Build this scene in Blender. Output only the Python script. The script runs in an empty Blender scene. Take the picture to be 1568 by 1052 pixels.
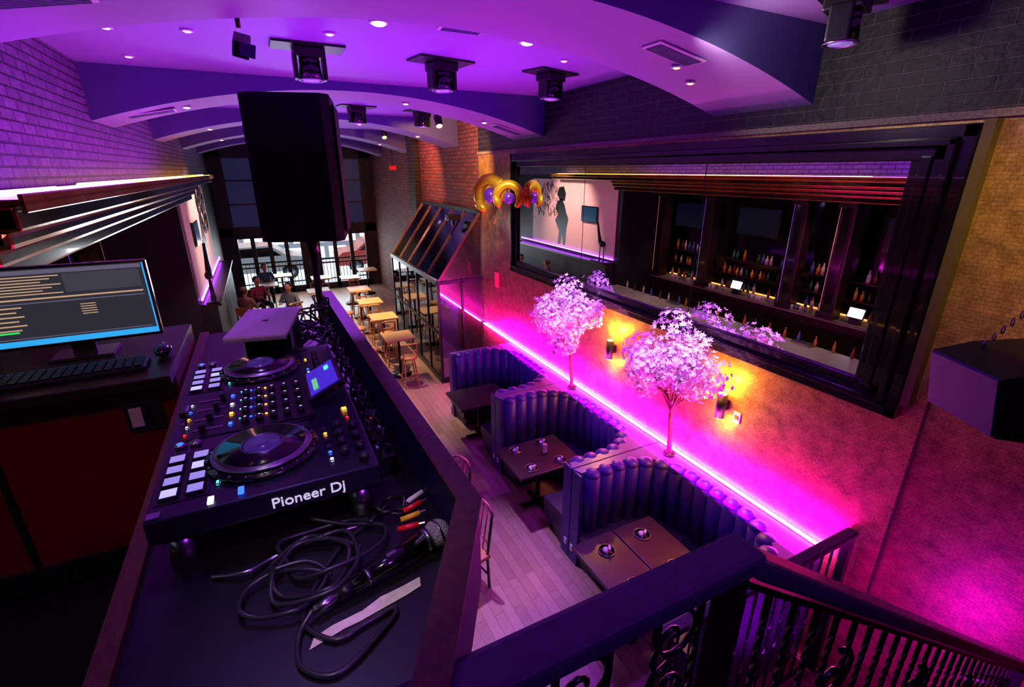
import bpy, bmesh, math, random
from mathutils import Vector, Matrix, Euler
random.seed(7)
S=bpy.context.scene
S.view_settings.view_transform='Standard'
# ---------------------------------------------------------------- materials
def hx(h):
    h=h.lstrip('#'); o=[]
    for i in (0,2,4):
        v=int(h[i:i+2],16)/255; o.append(v/12.92 if v<=.04045 else ((v+.055)/1.055)**2.4)
    return (*o,1)
MC={}
def mat(name,col='#808080',rough=.5,metal=0,em=None,es=0,var=.2,scale=9,bump=0,coat=0,spec=.5):
    if name in MC: return MC[name]
    m=bpy.data.materials.new(name); m.use_nodes=True; n=m.node_tree.nodes; l=m.node_tree.links
    b=n['Principled BSDF']; c=hx(col) if isinstance(col,str) else col
    tc=n.new('ShaderNodeTexCoord'); no=n.new('ShaderNodeTexNoise'); no.inputs['Scale'].default_value=scale; no.inputs['Detail'].default_value=3
    l.new(tc.outputs['Object'],no.inputs['Vector'])
    mx=n.new('ShaderNodeMix'); mx.data_type='RGBA'
    mx.inputs[6].default_value=(c[0]*(1-var),c[1]*(1-var),c[2]*(1-var),1)
    mx.inputs[7].default_value=(min(1,c[0]*(1+var)),min(1,c[1]*(1+var)),min(1,c[2]*(1+var)),1)
    l.new(no.outputs['Fac'],mx.inputs[0]); l.new(mx.outputs[2],b.inputs['Base Color'])
    b.inputs['Roughness'].default_value=rough; b.inputs['Metallic'].default_value=metal
    b.inputs['Coat Weight'].default_value=coat; b.inputs['Specular IOR Level'].default_value=spec
    if em: b.inputs['Emission Color'].default_value=hx(em); b.inputs['Emission Strength'].default_value=es
    if bump:
        bp=n.new('ShaderNodeBump'); bp.inputs['Strength'].default_value=bump; bp.inputs['Distance'].default_value=.01
        l.new(no.outputs['Fac'],bp.inputs['Height']); l.new(bp.outputs['Normal'],b.inputs['Normal'])
    MC[name]=m; return m
def axes_mat(name,ax,c1,c2,mortar,bw,bh,ms,rough,bump=.5,grain=0,off=.5,bias=0,metal=0,nscale=14,nlow=.4,big=0):
    m=bpy.data.materials.new(name); m.use_nodes=True; n=m.node_tree.nodes; l=m.node_tree.links; b=n['Principled BSDF']
    tc=n.new('ShaderNodeTexCoord'); sp=n.new('ShaderNodeSeparateXYZ'); cb=n.new('ShaderNodeCombineXYZ')
    l.new(tc.outputs['Object'],sp.inputs[0]); l.new(sp.outputs[ax[0]],cb.inputs[0]); l.new(sp.outputs[ax[1]],cb.inputs[1])
    br=n.new('ShaderNodeTexBrick'); br.inputs['Scale'].default_value=1; br.inputs['Brick Width'].default_value=bw; br.inputs['Row Height'].default_value=bh
    br.inputs['Mortar Size'].default_value=ms; br.inputs['Color1'].default_value=hx(c1); br.inputs['Color2'].default_value=hx(c2); br.inputs['Mortar'].default_value=hx(mortar)
    br.offset=off; br.inputs['Bias'].default_value=bias; br.inputs['Mortar Smooth'].default_value=.3
    l.new(cb.outputs[0],br.inputs['Vector'])
    no=n.new('ShaderNodeTexNoise'); no.inputs['Scale'].default_value=nscale; no.inputs['Detail'].default_value=6
    mp=n.new('ShaderNodeMapping')
    if grain: mp.inputs['Scale'].default_value=(1,12,1)
    l.new(cb.outputs[0],mp.inputs[0]); l.new(mp.outputs[0],no.inputs['Vector'])
    mx=n.new('ShaderNodeMix'); mx.data_type='RGBA'; mx.blend_type='MULTIPLY'; mx.inputs[0].default_value=.75
    rp=n.new('ShaderNodeValToRGB'); rp.color_ramp.elements[0].position=.3; rp.color_ramp.elements[0].color=(nlow,nlow,nlow,1); rp.color_ramp.elements[1].position=.7
    l.new(no.outputs['Fac'],rp.inputs[0]); l.new(br.outputs['Color'],mx.inputs[6]); l.new(rp.outputs[0],mx.inputs[7]); res=mx.outputs[2]
    if big:
        n2=n.new('ShaderNodeTexNoise'); n2.inputs['Scale'].default_value=big; n2.inputs['Detail'].default_value=9; n2.inputs['Roughness'].default_value=.8; l.new(cb.outputs[0],n2.inputs['Vector'])
        r2=n.new('ShaderNodeValToRGB'); r2.color_ramp.elements[0].position=.36; r2.color_ramp.elements[0].color=(.25,.22,.2,1); r2.color_ramp.elements[1].position=.6
        m2=n.new('ShaderNodeMix'); m2.data_type='RGBA'; m2.blend_type='MULTIPLY'; m2.inputs[0].default_value=.85
        l.new(n2.outputs['Fac'],r2.inputs[0]); l.new(res,m2.inputs[6]); l.new(r2.outputs[0],m2.inputs[7]); res=m2.outputs[2]
    l.new(res,b.inputs['Base Color'])
    b.inputs['Roughness'].default_value=rough; b.inputs['Metallic'].default_value=metal
    ad=n.new('ShaderNodeMath'); ad.operation='MULTIPLY_ADD'; ad.inputs[1].default_value=-1.0
    l.new(br.outputs['Fac'],ad.inputs[0]); l.new(no.outputs['Fac'],ad.inputs[2])
    bp=n.new('ShaderNodeBump'); bp.inputs['Strength'].default_value=bump; bp.inputs['Distance'].default_value=.012
    l.new(ad.outputs[0],bp.inputs['Height']); l.new(bp.outputs['Normal'],b.inputs['Normal'])
    return m
def glass_mat(name,tint,fac=.12,rough=.03):
    m=bpy.data.materials.new(name); m.use_nodes=True; n=m.node_tree.nodes; l=m.node_tree.links
    n.remove(n['Principled BSDF']); o=n['Material Output']
    t=n.new('ShaderNodeBsdfTransparent'); t.inputs[0].default_value=tint; g=n.new('ShaderNodeBsdfGlossy'); g.inputs['Roughness'].default_value=rough
    x=n.new('ShaderNodeMixShader'); f=n.new('ShaderNodeFresnel'); f.inputs[0].default_value=1.6
    a=n.new('ShaderNodeMath'); a.operation='ADD'; a.inputs[1].default_value=fac-.05
    l.new(f.outputs[0],a.inputs[0]); l.new(a.outputs[0],x.inputs[0]); l.new(t.outputs[0],x.inputs[1]); l.new(g.outputs[0],x.inputs[2]); l.new(x.outputs[0],o.inputs[0])
    return m
M_brickL=axes_mat('brick_grey_violet_cast',(1,2),'#80788c','#6c6478','#2c2834',.22,.075,.008,.5,.9)  # violet cast of the purple lighting put into the brick colour
M_brickR=axes_mat('brick_painted_black',(1,2),'#18171a','#0e0e10','#4c4844',.26,.085,.006,.6,1,nlow=.15)
M_brickRed=axes_mat('brick_red_old',(1,2),'#8b5040','#6c3c32','#3b302d',.24,.08,.009,.75,.9)
M_floor=axes_mat('wood_plank_floor',(1,0),'#b0907c','#957460','#5a443a',.95,.11,.0025,.33,.15,grain=1,off=.37,nlow=.6)
M_tile=axes_mat('stair_tile_dark',(0,1),'#1c1b24','#14141a','#4a4070',.3,.3,.006,.3,.3,off=0)
M_wallpaper=axes_mat('wallpaper_bronze_leaf',(1,2),'#cca860','#c4a05a','#ab8a4c',.05,.025,.003,.36,.06,off=.5,metal=.25,nscale=60,nlow=.45,big=6.5)
M_ceil=mat('ceiling_paint','#8c78a8',.6,var=.04)  # violet tint adds the purple lighting to a grey-white ceiling
M_beam=mat('beam_paint_slate','#4c4c78',.5,var=.06)
M_black=mat('black_satin','#0c0c0e',.4)
M_blackg=mat('black_gloss','#08080a',.15,coat=.5)
M_frame=mat('mirror_frame_lacquer','#0a0a0c',.22,coat=.6)
M_wood=mat('dark_wood','#24140e',.35,scale=20,var=.35)
M_rim=mat('booth_rim_blue_lit','#201848',.6,scale=20,var=.35,spec=.15)  # blue light on the outer panel put into its colour
M_woodedge=mat('worn_wood_edge','#3c2018',.5,scale=45,var=.6,bump=.3,spec=.3)
M_red=mat('red_panel','#6a100c',.5,var=.3)
M_table=mat('table_charcoal','#2c221f',.3,var=.25,scale=16)
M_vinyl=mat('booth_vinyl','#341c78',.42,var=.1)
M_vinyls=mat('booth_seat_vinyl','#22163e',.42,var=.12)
M_ledge=mat('booth_ledge','#6a4a90',.35,var=.1)
M_metal=mat('steel_brushed','#a8a8b0',.28,1)
M_iron=mat('wrought_iron','#16141c',.28,.6)
M_gold=mat('gold_polished','#f8c428',.25,.6)
M_tan=mat('tan_wood','#b8824a',.45,var=.25,scale=15)
M_mirror=mat('mirror_silver','#e8e8ee',.0,1,var=0)
M_glass=glass_mat('vestibule_glass',(.95,.92,.97,1))
M_glassr=glass_mat('roof_glass_reflective',(.93,.9,.96,1),.2,.1)
M_led=mat('led_strip_magenta','#ffffff',.5,em='#ff30f0',es=160)
M_ledp=mat('led_strip_violet','#ffffff',.5,em='#b040ff',es=14)
M_streakv=mat('ledge_streak_violet','#ffffff',.5,em='#d070ff',es=6)  # glow stands in for violet reflection streaks
M_streaky=mat('ledge_streak_amber','#ffffff',.5,em='#ffb020',es=6)  # glow stands in for golden reflection streaks
M_bulb=mat('downlight_warm','#ffffff',.5,em='#ff9a30',es=9)
M_cool=mat('downlight_soft','#ffffff',.5,em='#ffa468',es=2.2)
M_amber=mat('sconce_amber','#ffffff',.5,em='#ffa020',es=30)
M_white=mat('white_plastic','#d8d8dc',.4)
M_skin=mat('skin','#b98468',.5)
# ---------------------------------------------------------------- mesh builder
class MB:
    def __init__(s): s.bm=bmesh.new(); s.mats=[]
    def mi(s,m):
        if m not in s.mats: s.mats.append(m)
        return s.mats.index(m)
    def _f(s,vs,m,sm=False):
        i=s.mi(m)
        for f in {f for v in vs for f in v.link_faces}: f.material_index=i; f.smooth=sm
    def box(s,c,sz,m,rot=(0,0,0),bev=0):
        M=Matrix.Translation(c)@Euler(rot).to_matrix().to_4x4()@Matrix.Diagonal((*sz,1))
        r=bmesh.ops.create_cube(s.bm,size=1,matrix=M); vs=r['verts']
        if bev:
            es=list({e for v in vs for e in v.link_edges})
            i=s.mi(m)
            for f in {f for v in vs for f in v.link_faces}: f.material_index=i
            bmesh.ops.bevel(s.bm,geom=es,offset=bev,segments=2,affect='EDGES',profile=.6)
        else: s._f(vs,m)
        return s
    def b2(s,a,b,m,bev=0):
        return s.box([(a[i]+b[i])/2 for i in range(3)],[abs(b[i]-a[i]) for i in range(3)],m,bev=bev)
    def cyl(s,p1,p2,r,m,r2=None,seg=16):
        p1=Vector(p1);p2=Vector(p2);d=p2-p1
        q=Vector((0,0,1)).rotation_difference(d.normalized()).to_matrix().to_4x4()
        rr=bmesh.ops.create_cone(s.bm,cap_ends=True,segments=seg,radius1=r,radius2=r if r2 is None else r2,depth=d.length,matrix=Matrix.Translation((p1+p2)/2)@q)
        s._f(rr['verts'],m,seg>8)
        return s
    def sph(s,c,r,m,sc=(1,1,1),seg=14,rot=(0,0,0)):
        M=Matrix.Translation(c)@Euler(rot).to_matrix().to_4x4()@Matrix.Diagonal((r*sc[0],r*sc[1],r*sc[2],1))
        rr=bmesh.ops.create_uvsphere(s.bm,u_segments=seg,v_segments=max(6,seg//2+2),radius=1,matrix=M); s._f(rr['verts'],m,True); return s
    def prism(s,pts,h0,h1,m,ax='Z',smooth=False):
        def P(a,b,h): return {'Z':(a,b,h),'Y':(a,h,b),'X':(h,a,b)}[ax]
        A=[s.bm.verts.new(P(a,b,h0)) for a,b in pts]; B=[s.bm.verts.new(P(a,b,h1)) for a,b in pts]; n=len(pts)
        fs=[s.bm.faces.new(A),s.bm.faces.new(B[::-1])]
        for i in range(n): fs.append(s.bm.faces.new((A[i],A[(i+1)%n],B[(i+1)%n],B[i])))
        bmesh.ops.recalc_face_normals(s.bm,faces=fs); k=s.mi(m)
        for f in fs: f.material_index=k
        return s
    def tube(s,pts,r,m,seg=6,closed=False):
        pts=[Vector(p) for p in pts]; n=len(pts); rings=[]
        up=None
        for i,p in enumerate(pts):
            a=pts[(i-1)%n] if (closed or i>0) else p; b=pts[(i+1)%n] if (closed or i<n-1) else p
            t=(b-a).normalized()
            if up is None: up=Vector((0,0,1)) if abs(t.z)<.9 else Vector((1,0,0))
            u=(up-t*up.dot(t)).normalized(); v=t.cross(u); up=u
            rr=r[i] if isinstance(r,(list,tuple)) else r
            rings.append([s.bm.verts.new(p+(u*math.cos(2*math.pi*k/seg)+v*math.sin(2*math.pi*k/seg))*rr) for k in range(seg)])
        mi=s.mi(m)
        for i in range(n if closed else n-1):
            A=rings[i];B=rings[(i+1)%n]
            for k in range(seg):
                f=s.bm.faces.new((A[k],A[(k+1)%seg],B[(k+1)%seg],B[k])); f.smooth=True; f.material_index=mi
        if not closed:
            for R in (rings[0],rings[-1][::-1]):
                f=s.bm.faces.new(R[::-1]); f.material_index=mi
        return s
    def lathe(s,prof,c,m,seg=18):
        c=Vector(c); R=[[s.bm.verts.new(c+Vector((r*math.cos(2*math.pi*k/seg),r*math.sin(2*math.pi*k/seg),z))) for k in range(seg)] for r,z in prof]
        mi=s.mi(m)
        for i in range(len(prof)-1):
            for k in range(seg):
                f=s.bm.faces.new((R[i][k],R[i][(k+1)%seg],R[i+1][(k+1)%seg],R[i+1][k])); f.smooth=True; f.material_index=mi
        for Q in (R[0][::-1],R[-1]):
            f=s.bm.faces.new(Q); f.material_index=mi
        return s
    def twist(s,x,y,z0,z1,w,m,turns=3):
        n=26; rings=[]
        for i in range(n+1):
            f=i/n; z=z0+(z1-z0)*f; a=turns*math.pi*2*min(1,max(0,(f-.12)/.76))
            rings.append([s.bm.verts.new((x+w*math.cos(a+math.pi/4+k*math.pi/2),y+w*math.sin(a+math.pi/4+k*math.pi/2),z)) for k in range(4)])
        mi=s.mi(m)
        for i in range(n):
            for k in range(4):
                f=s.bm.faces.new((rings[i][k],rings[i][(k+1)%4],rings[i+1][(k+1)%4],rings[i+1][k])); f.material_index=mi
        return s
    def done(s,name,loc=None,rz=0,parent=None):
        me=bpy.data.meshes.new(name); s.bm.to_mesh(me); s.bm.free()
        for m in s.mats: me.materials.append(m)
        o=bpy.data.objects.new(name,me); S.collection.objects.link(o)
        if loc: o.location=loc
        o.rotation_euler[2]=rz
        if parent: o.parent=parent
        return o
def dup(o,loc,rz=0,name=None):
    d=bpy.data.objects.new(name or o.name.split('.')[0],o.data); S.collection.objects.link(d); d.location=loc; d.rotation_euler[2]=rz; return d
W=4.0; L=-1.43; CZ=5.43; FAR=20.0
# ---------------------------------------------------------------- room shell
MB().b2((-3.6,-1.6,-.1),(W+.2,FAR+.2,0),M_floor).done('floor')
MB().b2((-3.6,-1.6,CZ),(W+.2,FAR+.2,CZ+.1),M_ceil).done('ceiling')
w=MB(); w.b2((W,-1.6,0),(W+.15,9.4,4.72),M_wallpaper); w.done('wall_right')
w=MB(); w.b2((W,-1.6,4.72),(W+.15,9.4,CZ),M_brickR); w.done('wall_right_upper')
w=MB(); w.b2((W,9.4,0),(W+.15,FAR,CZ),M_brickRed); w.b2((W-.18,13.4,0),(W,14.0,CZ),M_brickR); w.done('wall_right_rear')
MB().b2((L-.15,-1.6,4.28),(L,FAR,CZ),M_brickL).done('wall_left_upper')
M_bd=mat('dark_plaster','#1a1620',.6)
MB().b2((-3.6,-1.6,0),(-3.45,11.5,4.28),M_bd).done('wall_left_bar')
MB().b2((L-.15,11.5,0),(L,FAR,4.28),M_bd).b2((-3.45,11.4,0),(L,11.5,4.28),M_bd).done('wall_left_rear')
MB().b2((-3.6,-1.75,0),(W+.2,-1.6,CZ),M_bd).done('wall_back')
w=MB()
w.b2((L,FAR,2.15),(W,FAR+.15,2.45),M_bd); w.b2((L,FAR,4.85),(W,FAR+.15,CZ),M_bd)
w.b2((L,FAR,0),(-1.0,FAR+.15,CZ),M_bd); w.b2((3.6,FAR,0),(W,FAR+.15,CZ),M_bd); w.b2((1.2,FAR,0),(1.75,FAR+.15,CZ),M_bd)
w.done('wall_front')
M_sky=mat('upper_glass_blue','#141c38',.3,em='#202e58',es=.35)
for i,(a,b) in enumerate(((-1.0,1.2),(1.75,3.6))):
    w=MB(); n=4 if i==0 else 3
    for k in range(n+1):
        x=a+(b-a)*k/n; w.b2((x-.07,FAR-.03,0),(x+.07,FAR+.1,2.15),M_black)
    w.b2((a,FAR-.03,0),(b,FAR+.1,.22),M_black); w.b2((a,FAR-.03,1.0),(b,FAR+.08,1.05),M_black); w.b2((a,FAR-.03,2.08),(b,FAR+.1,2.15),M_black)
    w.done('window_%d'%(i+1))
    w=MB(); w.b2((a,FAR+.05,2.45),(b,FAR+.1,4.85),M_sky)
    for k in range(3): 
        x=a+(b-a)*k/2; w.b2((x-.04,FAR-.03,2.45),(x+.04,FAR+.05,4.85),M_black)
    for z in (2.45,3.25,4.05,4.8): w.b2((a,FAR-.03,z),(b,FAR+.05,z+.05),M_black)
    w.done('window_%d'%(i+3))
M_st=mat('street_daylit','#a0a0a0',.8,em='#bcd0e0',es=1.7,scale=1,var=.4)  # emission stands in for daylight on the ground
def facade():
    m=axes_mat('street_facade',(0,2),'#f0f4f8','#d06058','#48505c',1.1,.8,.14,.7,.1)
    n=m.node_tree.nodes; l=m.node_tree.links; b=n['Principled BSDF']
    br=[x for x in n if x.type=='TEX_BRICK'][0]; l.new(br.outputs['Color'],b.inputs['Emission Color']); b.inputs['Emission Strength'].default_value=3.0  # facade made to glow in place of daylight falling on it
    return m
MB().b2((-8,FAR+.2,-.12),(10,28,-.02),M_st).done('street_pavement')
MB().b2((-8,27,0),(10,27.3,6),facade()).done('building_across_street')
w=MB()
for k in range(40): w.b2((-1.4+k*.13,21.4,-.02),(-1.38+k*.13,21.42,.95),M_black)
w.b2((-1.4,21.38,.92),(3.8,21.44,.98),M_black); w.b2((-1.4,21.38,.1),(3.8,21.44,.14),M_black); w.done('sidewalk_railing')
def car(x,y,col,em):
    cm=mat('car_paint_'+col[1:],col,.3,em=em,es=.35); w=MB()  # slight glow in the paint stands in for daylight
    w.prism([(-2.1,.35),(-2.15,.75),(-1.9,.95),(-1.3,1.0),(-.8,1.42),(.7,1.45),(1.3,1.02),(2.0,.9),(2.15,.6),(2.1,.35)],-.85,.85,cm,'Y')
    w.prism([(-1.15,1.0),(-.75,1.36),(.62,1.38),(1.1,1.02)],-.86,.86,M_blackg,'Y')
    for a in (-1.35,1.35):
        for b in (-.87,.7): w.cyl((a,b,.32),(a,b+.17,.32),.32,M_black,seg=22); w.cyl((a,b-.005,.32),(a,b+.175,.32),.18,M_metal,seg=16)
    w.done('parked_car',(x,y,-.02))
car(-.6,23.6,'#707880','#a0a8b0'); car(4.9,23.7,'#803030','#c04040')
# arched beams
XM=(W+L)/2; HW=(W-L)/2
def arc(x): return 5.33-.44*((x-XM)/HW)**2
for y0,y1 in ((2.67,3.65),(6.86,7.85),(10.5,11.4),(14.2,15.1),(17.8,18.6)):
    pts=[(L+(W-L)*i/40,arc(L+(W-L)*i/40)) for i in range(41)]
    pts=pts+[(W,CZ),(L,CZ)]
    w=MB(); w.prism(pts,y0,y1,M_beam,'Y'); k=w.mi(M_ceil)
    w.bm.normal_update()
    for f in w.bm.faces:
        if abs(f.normal.z)>.5: f.material_index=k
    w.done('ceiling_beam')
# ledge / cornice over the bar
M_corn=mat('cornice_lacquer','#100c0c',.14,var=.5,scale=6,coat=.6)
M_ctop=mat('ledge_top_lacquer','#a87428',.2,.6,var=.5,scale=5,coat=.5)  # gold of the warm highlight put into the lacquer colour
w=MB(); w.b2((-3.44,2.95,4.25),(-.93,14.6,4.28),M_ctop,bev=.008); w.b2((-.95,2.95,4.22),(-.93,14.6,4.303),M_ctop,bev=.006); w.b2((-3.44,2.95,4.14),(-.97,14.58,4.25),M_corn,bev=.015)
w.b2((-3.44,2.95,4.06),(-1.02,11.5,4.14),M_corn,bev=.025); w.b2((-3.44,2.95,3.98),(-1.08,11.5,4.06),M_corn,bev=.02); w.b2((-3.44,2.95,3.88),(-1.16,11.5,3.98),M_corn,bev=.015)
w.done('bar_cornice')
w=MB(); w.cyl((-1.10,2.98,4.294),(-1.10,6.2,4.294),.013,M_streakv,seg=8); w.cyl((-1.18,4.8,4.297),(-1.14,14.5,4.297),.017,M_streaky,seg=8); w.cyl((-1.0,6.4,4.292),(-1.0,14.5,4.292),.012,M_streaky,seg=8); w.cyl((-1.26,2.98,4.29),(-1.26,4.6,4.29),.009,M_streakv,seg=8); w.done('ledge_streak_glow')  # added glowing tubes, in place of light streaks reflected in the ledge
w=MB()
for p in (((-1.33,3.0),(-1.3,4.5),(-1.36,6),(-1.3,8)),((-1.38,3),(-1.33,5),(-1.36,7.5),(-1.33,9))): w.tube([(x,y,4.29) for x,y in p],.008,M_black)
w.done('cable_run')
w=MB(); w.b2((W-.03,-1.6,4.70),(W-.001,9.4,4.745),mat('raw_plaster_edge','#7a7268',.9,scale=60,var=.8,bump=1)); w.done('trim_1')
w=MB(); w.b2((W-.09,1.47,2.8),(W-.001,1.525,4.69),mat('olive_board','#5a5228',.6)); w.done('trim_2')
w=MB(); w.b2((W-.012,1.38,.0),(W-.001,1.395,2.9),M_woodedge); w.done('trim_3')
# ---------------------------------------------------------------- wall mirror
w=MB(); y0,y1,z0,z1=1.53,7.8,2.68,4.67
for d,wd,o in ((.0,.08,.10),(.08,.045,.14),(.125,.085,.085)):
    a0,a1,c0,c1=y0+d,y1-d,z0+d,z1-d
    x0,x1=W-o,W-.001
    w.b2((x0,a0,c0),(x1,a1,c0+wd),M_frame,bev=.008); w.b2((x0,a0,c1-wd),(x1,a1,c1),M_frame,bev=.008)
    w.b2((x0,a0,c0),(x1,a0+wd,c1),M_frame,bev=.008); w.b2((x0,a1-wd,c0),(x1,a1,c1),M_frame,bev=.008)
w.b2((W-.10,y0+.2,z0+.18),(W-.001,y0+.27,z1-.18),M_frame,bev=.01); w.b2((W-.075,y0+.26,z0+.18),(W-.001,y0+.33,z1-.18),M_frame,bev=.01)
w.b2((W-.05,y0+.18,z0+.18),(W-.04,y1-.18,z1-.18),M_mirror)
for y in (3.6,5.64): w.b2((W-.052,y-.004,z0+.2),(W-.049,y+.004,z1-.2),M_black)
w.done('wall_mirror')
# ---------------------------------------------------------------- LED strips
w=MB(); w.b2((W-.045,1.72,1.262),(W-.02,9.22,1.28),M_led); w.done('led_strip')
w=MB(); w.b2((W-.05,9.4,1.262),(W-.02,13.1,1.28),M_ledp); w.done('led_strip')
# ---------------------------------------------------------------- booths
def upath(yn,yf,ins,xb,r,xa=2.72,n=9):
    a=yf-ins; b=yn+ins; P=[(xa,a),(xb-r,a)]
    for i in range(1,n+1):
        t=math.pi/2*(1-i/n); P.append((xb-r+r*math.cos(t),a-r+r*math.sin(t)))
    for i in range(0,n+1):
        t=-math.pi/2*i/n; P.append((xb-r+r*math.cos(t),b+r+r*math.sin(t)))
    P.append((xa,b)); return P
def resample(P,step):
    segs=[];tot=0
    for i in range(len(P)-1):
        d=math.dist(P[i],P[i+1]); segs.append((tot,d,P[i],P[i+1])); tot+=d
    n=round(tot/step); out=[]
    for k in range(n):
        t=(k+.5)*tot/n
        for (s0,d,a,b) in segs:
            if s0<=t<=s0+d and d>0:
                f=(t-s0)/d; out.append((a[0]+(b[0]-a[0])*f,a[1]+(b[1]-a[1])*f)); break
    return out,tot/n
def booth(yn,yf):
    w=MB(); P=upath(yn,yf,.11,3.84,.62)
    w.prism([(2.68,yn+.005),(W-.06,yn+.005),(W-.06,yf-.005),(2.68,yf-.005)]+P,0.0,1.25,M_ledge)
    Q=upath(yn,yf,.13,3.82,.6,xa=2.76); pts,st=resample(Q,.18)
    for x,y in pts:
        r=st*.56
        w.cyl((x,y,.4),(x,y,1.2),r*.9,M_vinyl,r2=r,seg=14); w.sph((x,y,1.2),r,M_vinyl,(1,1,.7),14)
    w.b2((2.675,yf-.16,.0),(2.70,yf-.004,1.24),M_vinyl); w.b2((2.675,yn+.004,.0),(2.70,yn+.16,1.24),M_vinyl)
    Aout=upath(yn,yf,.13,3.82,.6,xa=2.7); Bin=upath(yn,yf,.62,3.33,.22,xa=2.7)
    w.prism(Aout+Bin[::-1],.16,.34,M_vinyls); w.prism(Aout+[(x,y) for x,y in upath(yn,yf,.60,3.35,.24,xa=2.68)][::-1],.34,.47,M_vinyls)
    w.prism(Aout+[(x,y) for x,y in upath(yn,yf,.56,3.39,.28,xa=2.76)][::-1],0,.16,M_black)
    for y in (yf-.06,yn+.06): w.box((2.67,y,.2),(.01,.05,.08),M_white)
    w.done('booth_seating')
for a in (1.75,3.8,5.85): booth(a,a+2.04)
def plateset(w,x,y,z):
    w.cyl((x,y,z),(x,y,z+.006),.085,M_blackg,seg=20); w.tube([(x+.085*math.cos(t*.3),y+.085*math.sin(t*.3),z+.008) for t in range(21)],.004,M_metal,closed=True)
    w.cyl((x,y,z+.006),(x,y,z+.02),.04,M_white,seg=12); w.box((x+.02,y-.02,z+.035),(.1,.03,.02),M_white,(0,.3,.6),.004)
def btable(y,x0,x1,hw,ps,split=False):
    w=MB()
    if split:
        w.b2((x0,y-hw,.73),((x0+x1)/2-.006,y+hw,.77),M_table,.006); w.b2(((x0+x1)/2+.006,y-hw,.73),(x1,y+hw,.77),M_table,.006)
    else: w.b2((x0,y-hw,.73),(x1,y+hw,.77),M_table,.006)
    for x in ([x0+.3,x1-.3] if split else [(x0+x1)/2]):
        w.cyl((x,y,.03),(x,y,.73),.035,M_iron); w.box((x,y,.025),(.5,.07,.03),M_iron); w.box((x,y,.025),(.07,.5,.03),M_iron)
    o=w.done('booth_table')
    for (px,py) in ps:
        w=MB(); plateset(w,0,0,0); w.done('place_setting',(px,py,.771),random.random())
btable(2.8,2.32,3.36,.44,((2.6,3.02),(3.08,3.04),(2.58,2.55),(3.08,2.55)),True)
btable(4.85,2.38,3.32,.38,((2.62,5.08),(3.05,5.1),(2.62,4.62),(3.05,4.62)))
btable(6.9,2.38,3.32,.38,())
w=MB(); w.box((0,0,.07),(.06,.03,.14),mat('menu_card','#c8b8c8',.5)); w.box((0,0,.005),(.08,.06,.01),M_black); w.done('menu_holder',(2.95,4.85,.772))
# ---------------------------------------------------------------- blossom trees
M_pet=mat('blossom_petal','#fde0f4',.6,var=.08,scale=3)
M_bark=mat('tree_bark','#6a4430',.8,var=.4,scale=30,bump=.4)
def tree(x,y,sc,seed):
    R=random.Random(seed); w=MB(); lim=(W-.18-x)/sc
    w.tube([(0,0,0),(-.01,.01,.2),(-.03,.02,.4),(-.05,0,.62)],[.03,.022,.018,.016],M_bark,8)
    ends=[]
    for k in range(15):
        a=k*2.4; r=.2+.27*R.random(); h=.82+.40*R.random()
        e=(min(lim-.01,r*math.cos(a)*.7-.12),r*math.sin(a)*1.15-.08,h); ends.append(e)
        w.tube([(-.05,0,.5+.1*R.random()),(e[0]*.35-.03,e[1]*.35,.72),(e[0]*.8-.01,e[1]*.8,h*.92),e],[.012,.009,.006,.003],M_bark,5)
    ends.append((-.12,0,1.36)); ends.append((-.1,-.14,1.22)); ends.append((-.12,-.1,1.0))
    w.cyl((0,0,-.0),(0,0,.03),.06,M_black,seg=14)
    bm=w.bm; mi=w.mi(M_pet)
    for e in ends:
        cr=.16+.07*R.random()
        for q in range(130):
            d=Vector((R.gauss(0,1),R.gauss(0,1),R.gauss(0,1))).normalized()
            c=Vector(e)+d*cr*(R.random()**.3)
            if c.x>lim: c.x=lim-min(.3,(c.x-lim)*.8)
            nrm=(d+Vector((R.uniform(-.5,.5),R.uniform(-.5,.5),R.uniform(-.3,.6)))).normalized()
            u=nrm.orthogonal().normalized(); v=nrm.cross(u); s=.031
            cen=bm.verts.new(c); ring=[]
            for k in range(10):
                t=2*math.pi*k/10; rr=s*(1 if k%2==0 else .5)
                ring.append(bm.verts.new(c+(u*math.cos(t)+v*math.sin(t))*rr+nrm*(.014 if k%2==0 else .004)))
            for k in range(10):
                f=bm.faces.new((cen,ring[k],ring[(k+1)%10])); f.material_index=mi
    o=w.done('cherry_blossom_tree',(x,y,1.253)); o.scale=(sc,sc,sc); return o
tree(3.85,5.58,1.14,3); tree(3.85,3.52,1.14,11)
# ---------------------------------------------------------------- sconces
for y in (4.82,2.98):
    w=MB(); z=2.13
    w.cyl((W-.09,y,z-.13),(W-.09,y,z+.13),.05,M_black,seg=20); w.b2((W-.05,y-.03,z-.05),(W-.001,y+.03,z+.05),M_black)
    w.cyl((W-.09,y,z+.131),(W-.09,y,z+.137),.04,M_amber); w.cyl((W-.09,y,z-.137),(W-.09,y,z-.131),.04,M_amber)
    w.done('wall_sconce')
w=MB(); w.b2((W-.012,2.80,1.98),(W-.001,2.88,2.1),M_white,.003); w.b2((W-.018,2.82,2.02),(W-.01,2.86,2.06),M_black); w.done('wall_switch')
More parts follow.
